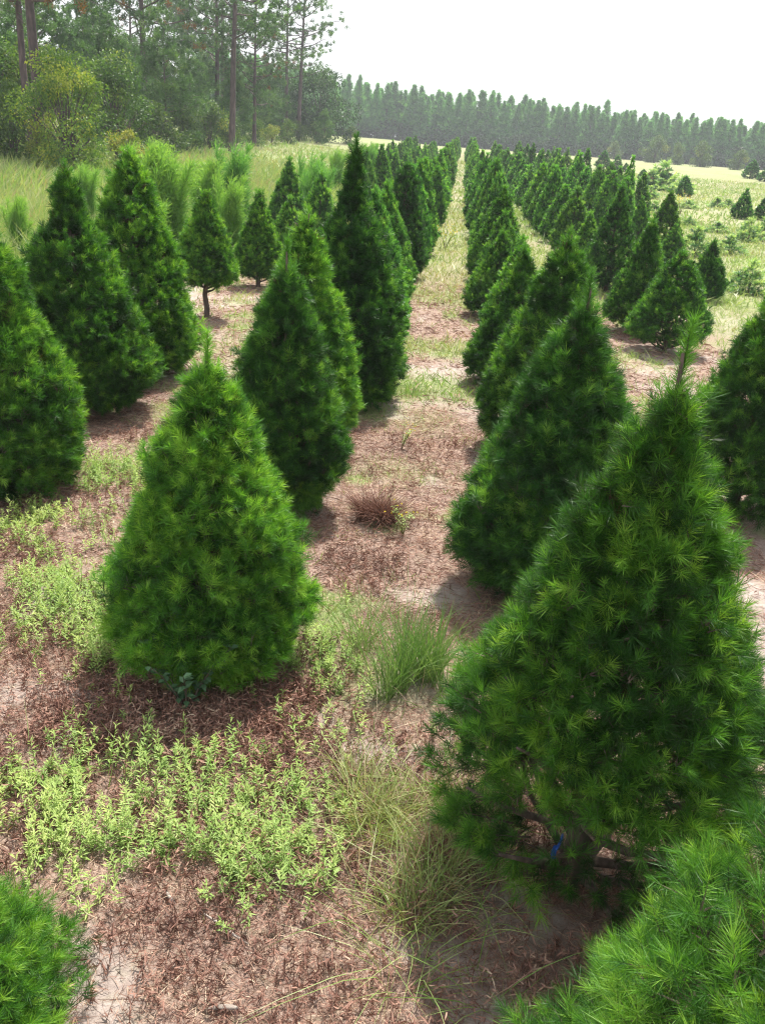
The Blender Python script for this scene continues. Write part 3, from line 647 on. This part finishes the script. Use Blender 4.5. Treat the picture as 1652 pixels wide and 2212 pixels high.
for rank in range(4):
    n = 66
    for i in range(n):
        u = (i + .5 * (rank % 2) + rngT.normal(0, .35)) / n
        ang = -.27 + u * .61
        dist = 262 + rank * 3.2 + rngT.normal(0, .8) - 70 * S((-ang - .08) / .17)
        x, y = dist * math.sin(ang) , dist * math.cos(ang)
        h = (14.0 - 2.8 * S((ang + .05) / .38)) * rngT.uniform(.86, 1.03) * (.93 + .14 * float(vnoise(ang * 60, rank, 1., 9))) / 14.
        if rngT.random() < .07: h *= 1.1
        s = rngT.uniform(1.15, 1.55)
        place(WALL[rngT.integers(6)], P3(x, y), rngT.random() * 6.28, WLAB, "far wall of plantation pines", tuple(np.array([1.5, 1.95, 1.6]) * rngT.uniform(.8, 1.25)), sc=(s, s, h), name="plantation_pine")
# understory hiding the foot of the far wall and woods, a mass nobody could count
def understory():
    rng = np.random.default_rng(901); g = Geo(); n = 26000
    ang = rng.uniform(-.52, .36, n); base = np.where(ang < -.2, 150 + 80 * S((ang + .52) / .32), 258 - 40 * S((-ang - .10) / .10))
    dist = base + rng.uniform(0, 18, n); x, y = dist * np.sin(ang), dist * np.cos(ang)
    top = np.where(ang < -.17, 8.0, 3.8) * (.5 + .9 * vnoise(ang * 100, dist * .1, 1.3, 5))
    z = zt(x, y) + rng.random(n) * top
    D = norm(rng.normal(size=(n, 3)) + np.array([0, 0, .4]))
    g.leaves(np.stack([x, y, z], -1), D, rng.uniform(.7, 1.5, n), .6, np.clip(rng.normal(.18, .12, n), 0, .6), rng)
    o = link("undergrowth", g.mesh("undergrowth", M_BROAD)); tag(o, "dim undergrowth filling the woods between the far trunks", "undergrowth", kind='stuff')
understory()

# feathery tall plants left of the rows
def feathery(H, seed, stems=16, nw=.011):
    rng = np.random.default_rng(seed); g = Geo(); b = Geo()
    for i in range(stems):
        a = rng.random() * 6.28; o = np.array([np.cos(a), np.sin(a), 0]); out = rng.uniform(.05, .5) * H * .55; h = H * rng.uniform(.6, 1.05)
        pts = np.array([[0, 0, 0], o * out * .35 + [0, 0, h * .4], o * out * .7 + [0, 0, h * .75], o * out + [.12 * h * .3, 0, h]])
        b.tube(pts, [.012, .01, .007, .003], 4, .3)
        m = 150; q = rng.uniform(.12, 1, m); pos = np.stack([np.interp(q * 3, np.arange(4), pts[:, d]) for d in range(3)], -1)
        dd = norm(rng.normal(0, .55, (m, 3)) + np.array([.38, 0, 1.0])); L = .52 * (1.15 - q * .65) * H / 2
        side = perp(dd, rng)
        tt = np.clip(.25 + .45 * q + rng.normal(0, .12, m), 0, 1)
        g.blades(pos, dd, L, nw, tt, side=side)
        for z in (.4, .75):
            d2 = norm(dd + rng.normal(0, .45, (m, 3))); g.blades(pos + dd * (L * z)[:, None], d2, L * .4, nw * .7, np.clip(tt + .1, 0, 1), rng=rng)
    return b.mesh("stem", M_FEATHER), g.mesh("foliage", M_FEATHER)
FE = [feathery(2.0, 700 + i, nw=.013) for i in range(3)]
for i, (x, y, H, lab) in enumerate([(-6.95, 20.1, 2.35, "tallest feathery green plant behind the tall mid green pine"), (-6.5, 20.3, 2.2, "feathery plant right of the tallest one"), (-6.13, 24.7, 2.3, "feathery plant right behind the pruned pine, darker green"), (-6.7, 24.0, 1.95, "feathery plant between the tallest and the darker one"), (-4.3, 27.5, 2.0, "feathery plant right of the very dark flat topped pine"), (-4.75, 29.2, 2.1, "feathery plant behind the dull green pine"), (-9.3, 18.6, 1.2, "short feathery plant at the far left between the first two tall pines"), (-6.1, 17.6, 1.5, "feathery plant close behind the tall mid green pine's right side"), (-5.4, 21.5, 1.7, "feathery plant behind the pruned pine's left side"), (-7.6, 26.5, 1.8, "feathery plant deeper in the yellow meadow"), (-10.2, 24.5, 1.6, "feathery plant in the meadow between the two tall left pines"), (-9.0, 15.2, 1.3, "feathery plant low at the left edge of the photo"), (-5.3, 34.5, 1.6, "pale feathery plant at the bright meadow's near edge"), (-6.5, 48, 2.0, "feathery plant in front of the far meadow left of the slender pine"), (-5.2, 52, 2.2, "feathery plant beside the slender pointed pine"), (-6.2, 62, 2.2, "farthest feathery plant by the meadow")]):
    s = H / 2.0
    e = empty("feathery_plant", P3(x, y), i * 1.1 * 0, s); tag(e, lab, "plant", "feathery plants left of the rows")
    st = link("stem", FE[i % 3][0], e); f = link("foliage", FE[i % 3][1], e)
    c = (.7, .95, .95, 1) if i in (2, 4, 5, 14) else (1.05, 1.15, .95, 1); f.color = c; st.color = c

# ------------------------------------------------------------------ ground cover
def cover(name, mat, label, cat, build):
    g = Geo(); build(g)
    o = link(name, g.mesh(name, mat)); tag(o, label, cat, kind='stuff'); return o
def scatter(rng, n, x0, x1, y0, y1, dens):
    x = rng.uniform(x0, x1, n); y = rng.uniform(y0, y1, n)
    k = rng.random(n) < dens(x, y); return x[k], y[k]

def litter(g):
    rng = np.random.default_rng(21)
    for (n, x0, x1, y0, y1, l, w) in [(135000, -3.6, 1.8, 1.9, 5.2, .045, .0023), (80000, -4.2, 2.8, 5.2, 10, .065, .0042), (42000, -4.6, 4.6, 10, 20, .10, .009)]:
        x, y = scatter(rng, n, x0, x1, y0, y1, lambda x, y: (1 - .8 * sand(x, y)) * (1 - .75 * green(x, y)) * (1 - .5 * weedy(x, y)))
        m = len(x); P = np.stack([x, y, gz(x, y) + rng.uniform(0, .02, m)], -1)
        a = rng.random(m) * 6.28; D = norm(np.stack([np.cos(a), np.sin(a), rng.uniform(-.1, .8, m)], -1))
        L = l * rng.lognormal(0, .45, m)
        clump = fnoise(x, y, .35, 41)
        g.blades(P, D, L, w * rng.uniform(.7, 1.4, m), np.clip(clump * .9 + rng.normal(0, .20, m) + .02, 0, 1), bend=np.stack([rng.normal(0, .45, m), rng.normal(0, .45, m), -rng.uniform(.1, .6, m)], -1) * L[:, None], rng=rng)
cover("dead_litter", M_DEAD, "reddish brown dead weed litter strewn over the sandy ground between the trees", "dead litter", litter)

def stubs(g):
    rng = np.random.default_rng(22)
    dens = lambda x, y: np.clip(1.6 * S((fnoise(x, y, .45, 51) - .40) / .22), 0, 1) * (1 - .75 * sand(x, y)) * (1 - .8 * green(x, y)) * np.where(y > 6, .4, 1)
    x, y = scatter(rng, 24000, -3.4, 1.6, 1.9, 9, dens)
    x2, y2 = scatter(rng, 2200, -1.95, -.5, 3.45, 4.25, lambda x, y: np.full_like(x, .75)); x = np.concatenate([x, x2]); y = np.concatenate([y, y2])
    m = len(x); P = np.stack([x, y, gz(x, y) - .005], -1); H = rng.uniform(.05, .15, m)
    A = norm(np.stack([rng.normal(0, .28, m), rng.normal(0, .28, m), np.ones(m)], -1))
    t = np.clip(fnoise(x, y, .6, 43) * .7 + rng.normal(0, .1, m), 0, .85)
    g.blades(P, A, H, .0035, t * .8, rng=rng)
    for q in range(7):                                            # shrivelled leaves
        f = rng.uniform(.25, 1, m); a = rng.random(m) * 6.28
        D = norm(np.stack([np.cos(a), np.sin(a), rng.uniform(-.9, .5, m)], -1))
        g.blades(P + A * (H * f)[:, None], D, rng.uniform(.015, .04, m), .006, np.clip(t + rng.normal(0, .12, m), 0, 1), bend=rng.normal(0, .010, (m, 3)), rng=rng)
def straws(g):
    rng = np.random.default_rng(27); x, y = scatter(rng, 2600, -3.2, .6, 2.1, 7.5, lambda x, y: .15 + .5 * weedy(x, y) + .5 * gauss(x, y, -.1, 3.0, .45, .5)); m = len(x)
    A = norm(np.stack([rng.normal(0, .7, m), rng.normal(0, .7, m), np.ones(m)], -1)); L = rng.uniform(.08, .30, m)
    g.blades(np.stack([x, y, gz(x, y)], -1), A, L, .0028, np.clip(rng.normal(.72, .2, m), .2, 1), bend=rng.normal(0, .25, (m, 3)) * L[:, None], rng=rng)
cover("dead_straw", M_DEAD, "pale dry straws and bent stems standing among the weeds", "dead straw", straws)
cover("dead_weeds", M_DEAD, "upright shrivelled reddish brown dead weeds around the front trees", "dead weeds", stubs)

def weeds(g):
    rng = np.random.default_rng(23)
    x, y = scatter(rng, 13500, -3.4, .4, 2.3, 8, weedy)
    m = len(x); print("weeds", m)
    P = np.stack([x, y, gz(x, y) - .005], -1); H = rng.uniform(.06, .22, m) * (.45 + 1.1 * fnoise(x, y, .6, 77)) * np.clip(rng.lognormal(0, .25, m), .5, 1.7)
    A = norm(np.stack([rng.normal(0, .16, m), rng.normal(0, .16, m), np.ones(m)], -1))
    t0 = np.clip(.35 + .55 * fnoise(x, y, .5, 61) + rng.normal(0, .1, m), .15, 1)
    g.blades(P, A, H, .004, t0 * .5, rng=rng)
    nl = 20
    for q in range(nl):
        f = .22 + .78 * (q / (nl - 1.)) ; a = rng.random(m) * 6.28
        rise = .15 + .95 * f * f + rng.normal(0, .15, m)
        D = norm(np.stack([np.cos(a), np.sin(a), rise], -1))
        L = rng.uniform(.028, .052, m) * (1.1 - .35 * f)
        g.leaves(P + A * (H * (f + rng.normal(0, .015, m)))[:, None], D, L, L * .18 + .001, np.clip(t0 + .22 * (f - .5) + rng.normal(0, .08, m), 0, 1), rng, up=np.array([0, 0, 1.]))
cover("green_weeds", M_WEED, "bright yellow green leafy weeds carpeting the ground at the lower left", "weeds", weeds)

def alley_grass(g):
    rng = np.random.default_rng(24)
    for (n, x0, x1, y0, y1, h, w) in [(56000, -3.4, 1.6, 2.2, 11, .085, .0048), (52000, -5, 6.5, 10, 22, .13, .011), (60000, -9, 16, 20, 45, .17, .024), (60000, -20, 45, 42, 110, .22, .06)]:
        x, y = scatter(rng, n, x0, x1, y0, y1, lambda x, y: np.maximum(np.maximum(green(x, y) ** 1.2, .5 * weedy(x, y)), .22 * S((vnoise(x, y, .22, 97) - .58) / .2)))
        k = np.abs(x) < y * .62 + 2; x, y = x[k], y[k]
        m = len(x); P = np.stack([x, y, gz(x, y) - .01], -1); H = h * rng.lognormal(0, .4, m)
        A = norm(np.stack([rng.normal(0, .5, m), rng.normal(0, .5, m), np.ones(m)], -1))
        patch = fnoise(x, y, 2.2, 71) - .10 * (np.abs(x) < 1.3) * S((y - 15) / 5)
        g.blades(P, A, H, w * rng.uniform(.7, 1.3, m), np.clip(.05 + .75 * patch + rng.normal(0, .17, m) + .1, 0, 1), bend=np.stack([rng.normal(0, .35, m), rng.normal(0, .35, m), -rng.uniform(0, .3, m)], -1) * H[:, None], rng=rng)
cover("field_grass", M_GRASS, "short yellow green grass growing in the alley and the open field", "grass", alley_grass)

def meadow(g):
    rng = np.random.default_rng(25)
    for (n, x0, x1, y0, y1, h, w) in [(42000, -18, -5.0, 9, 30, .55, .018), (42000, -30, -5.5, 28, 62, .6, .04), (16000, -40, -6.5, 60, 118, .5, .09)]:
        x, y = scatter(rng, n, x0, x1, y0, y1, lambda x, y: np.clip(.35 + .9 * fnoise(x, y, 2.5, 81), 0, 1) * S((-x - 5.0) / 1.2) * (1 - .9 * S((y - 66) / 10)))
        m = len(x); P = np.stack([x, y, gz(x, y) - .01], -1); H = h * np.clip(rng.lognormal(0, .35, m), .4, 1.6) * (.5 + fnoise(x, y, 4, 83))
        A = norm(np.stack([rng.normal(.1, .3, m), rng.normal(0, .3, m), np.ones(m)], -1))
        g.blades(P, A, H, w, np.clip(.10 + .8 * fnoise(x, y, 2., 85) + rng.normal(0, .2, m), 0, 1), bend=np.stack([rng.normal(.1, .3, m), rng.normal(0, .3, m), -rng.uniform(0, .25, m)], -1) * H[:, None], rng=rng)
cover("tall_meadow_grass", M_GRASS, "tall pale yellow green meadow grass between the left rows and the woods", "grass", meadow)

# grass clumps one can count
def clump(n, h, r, w, seed, lean, tmin, tmax, arch=.5):
    rng = np.random.default_rng(seed); g = Geo()
    a = rng.random(n) * 6.28; q = np.sqrt(rng.random(n)); P = np.stack([np.cos(a) * q * r * .45, np.sin(a) * q * r * .45, np.full(n, -.01)], -1)
    tuf = rng.normal(0, r * .42, (9, 2)); P[:, :2] = P[:, :2] * .45 + tuf[rng.integers(0, 9, n)]
    a = a + rng.normal(0, .8, n)
    out = np.stack([np.cos(a), np.sin(a), np.zeros(n)], -1); L = h * rng.uniform(.45, 1.1, n)
    D = norm(out * (lean * rng.uniform(.1, 1.1, n))[:, None] + rng.normal(0, .13, (n, 3)) + np.array([0, 0, 1.]))
    bend = (out + rng.normal(0, .5, (n, 3)) * [1, 1, .2]) * (L * arch * rng.uniform(.1, 1, n))[:, None] - np.array([0, 0, 1]) * (L * arch * .55 * rng.uniform(0, 1, n))[:, None]
    tt = rng.uniform(tmin, tmax, n)
    # three segments for a real arch
    pts = [P + D * (L * f)[:, None] + bend * f ** 2.2 for f in (0, .3, .55, .8, 1)]
    side = perp(D, rng); ws = [.7, 1, .9, .6]
    V = np.stack([p + sg * side * w * k * .5 for p, k in zip(pts[:4], ws) for sg in (-1, 1)] + [pts[4]], 1); k = np.arange(n)[:, None] * 9
    f4 = np.concatenate([k + np.array([[2 * i, 2 * i + 1, 2 * i + 3, 2 * i + 2]]) for i in range(3)])
    g.add(V, np.repeat(tt, 9), f3=k + np.array([[6, 7, 8]]), f4=f4)
    return g
def put(name, geo, mat, x, y, label, cat, group=None):
    o = link(name, geo.mesh(name, mat), loc=(x, y, float(gz(x, y)))); return tag(o, label, cat, group)
put("grass_clump", clump(620, .54, .28, .0042, 801, .24, .42, 1.0, .38), M_GRASS, .02, 4.42, "green arching grass clump in the alley between the two front trees", "grass clump", "grass clumps in the alley").color = (.66, .80, .80, 1)
put("grass_clump", clump(260, .50, .34, .004, 802, .5, .3, .9, .5), M_GRASS, -.30, 4.62, "thinner grass tuft touching the left side of the green clump", "grass clump", "grass clumps in the alley").color = (.8, .9, .85, 1)
put("grass_clump", clump(900, .30, .55, .0042, 803, .6, .0, .7, .7), M_GRASS, .02, 2.95, "large tan sprawling grass clump left of the big dark pine", "grass clump", "grass clumps in the alley")
put("grass_clump", clump(700, .28, .55, .0042, 804, .55, .0, .7, .7), M_GRASS, -.12, 3.22, "straw coloured grass clump just behind the large tan sprawling one", "grass clump", "grass clumps in the alley")
put("grass_clump", clump(150, .42, .4, .0036, 805, .95, .35, 1, 1.0), M_GRASS, .12, 2.68, "green drooping grass tuft at the front of the large tan clump", "grass clump", "grass clumps in the alley")
put("dead_grass_mound", clump(1500, .30, .17, .0045, 806, .45, .0, .5, .9), M_DEAD, -.42, 6.72, "conical reddish brown mound of dead grass in the middle of the alley", "dead grass")

def herb(seed, stems, h, leaf, lw, mat_t, spread=.4, n=14, flowers=0):
    rng = np.random.default_rng(seed); st, lf, fl = Geo(), Geo(), Geo()
    for i in range(stems):
        a = rng.random() * 6.28; H = h * rng.uniform(.7, 1.1); o = np.array([np.cos(a), np.sin(a), 0]) * spread * H
        pts = np.array([[0, 0, -.01], o * .3 + [0, 0, H * .4], o * .75 + [0, 0, H * .8], o * 1.1 + [0, 0, H]])
        st.tube(pts, [.004, .0035, .0025, .0015], 5, .1)
        q = rng.uniform(.2, 1, n); P = np.stack([np.interp(q * 3, np.arange(4), pts[:, d]) for d in range(3)], -1)
        b = rng.random(n) * 6.28; D = norm(np.stack([np.cos(b), np.sin(b), rng.uniform(-.1, .7, n)], -1))
        lf.leaves(P, D, leaf * rng.uniform(.7, 1.2, n), lw, np.clip(mat_t + rng.normal(0, .1, n), 0, 1), rng, up=np.array([0, 0, 1.]), fold=.1)
        if flowers:
            P2 = pts[3] + rng.normal(0, .03, (flowers, 3)); D2 = norm(rng.normal(size=(flowers, 3)) + np.array([0, 0, 1.])); fl.leaves(P2, D2, .022, .016, 1, rng)
    return st, lf, fl
def put_herb(name, parts, mats, x, y, label, cat, group=None, sc=1.):
    e = empty(name, (x, y, float(gz(x, y))), 0, sc); tag(e, label, cat, group)
    link("stem", parts[0].mesh("stem", mats[0]), e); link("leaves", parts[1].mesh("leaves", mats[1]), e)
    if len(mats) > 2: link("blossoms", parts[2].mesh("blossoms", mats[2]), e)
put_herb("leafy_plant", herb(811, 9, .42, .055, .034, .25, .5, 16), (M_BARK, leaf_mat("blue_green_leaves", [(0, (.06, .13, .06)), (1, (.16, .27, .15))], trans=.25)), -1.22, 3.86, "round leaved blue green seedling at the foot of the bright yellow green pine", "plant")
YF = "yellow flowering weeds"
for i, (x, y, s, lab) in enumerate([(-.20, 6.45, .9, "small yellow flowered weed right of the dead grass mound"), (-.35, 8.6, .9, "straggly weed with yellowing tips in the alley past the dead grass mound"), (-.28, 26.5, 2.2, "yellow flowered weed in the alley by the dark round shouldered pine"), (9.9, 58, 4.0, "bright yellow bush of flowers at the end of the outer right row"), (12.2, 52, 3.0, "yellow flowered weed among the pale young pines")]):
    put_herb("flowering_weed", herb(820 + i, 6, .28, .035, .010, .5, .4, 16, 3 if y < 20 else 9), (M_WEED, M_WEED, M_FLOWER), x, y, lab, "plant", YF, s)

# sticks, bark and the ribbon
def stick(pts, r, x, y, label, name="stick"):
    g = Geo(); g.tube(pts, r, 7, .5); o = link(name, g.mesh(name, M_STICK), loc=(x, y, float(gz(x, y)) + .012)); tag(o, label, name.split("_")[0])
stick([[-.10, .055, .012], [-.03, .02, .014], [.04, -.02, .008], [.11, -.05, .0]], [.004, .006, .006, .003], -.66, 2.50, "thin grey dead stick lying on the brown litter at the bottom")
stick([[-.025, .03, .0], [-.01, .0, .012], [.012, -.02, .012], [.03, -.03, .0]], [.005, .008, .008, .004], -.92, 2.62, "short curled piece of bark in front of the green weeds", "bark_piece")
stick([[-.06, -.012, .0], [-.02, .0, .01], [.03, .008, .008], [.06, .014, .0]], [.007, .011, .010, .004], -.58, 2.16, "pale weathered wood chunk at the very bottom of the photo", "wood_chunk")
g = Geo()
zz = np.linspace(0, -.07, 7); xx = .008 * np.sin(zz * 40)
V = np.concatenate([np.stack([xx - .011, .004 * np.cos(zz * 30), zz], -1), np.stack([xx + .011, .004 * np.cos(zz * 30) + .004, zz], -1)])
g.add(V, .5, f4=[[i, i + 1, i + 8, i + 7] for i in range(6)])
g.tube([[0, 0, -.02], [.02, .03, .01], [0.03, .07, .0]], .006, 5)
o = link("marking_ribbon", g.mesh("marking_ribbon", M_BLUE), loc=(.65, 2.78, .38)); tag(o, "blue plastic marking ribbon hanging low on the big dark pine", "ribbon")

# ------------------------------------------------------------------ haze
def haze():
    me = bpy.data.meshes.new("haze")
    x0, x1, y0, y1, z0, z1 = -400, 400, -60, 480, -1.5, 40
    v = [(x, y, z) for x in (x0, x1) for y in (y0, y1) for z in (z0, z1)]
    me.from_pydata(v, [], [(0, 1, 3, 2), (4, 6, 7, 5), (0, 4, 5, 1), (2, 3, 7, 6), (0, 2, 6, 4), (1, 5, 7, 3)])
    m = bpy.data.materials.new("haze_air"); m.use_nodes = True; N, L = m.node_tree.nodes, m.node_tree.links; N.clear()
    out = N.new("ShaderNodeOutputMaterial"); p = N.new("ShaderNodeVolumePrincipled")
    p.inputs['Color'].default_value = (.88, .93, 1.0, 1); p.inputs['Density'].default_value = HAZE_DENSITY; p.inputs['Anisotropy'].default_value = .1
    L.new(p.outputs['Volume'], out.inputs['Volume'])
    me.materials.append(m); o = link("haze", me); tag(o, "pale bluish haze in the air before the far woods", "haze", kind='stuff')
haze()
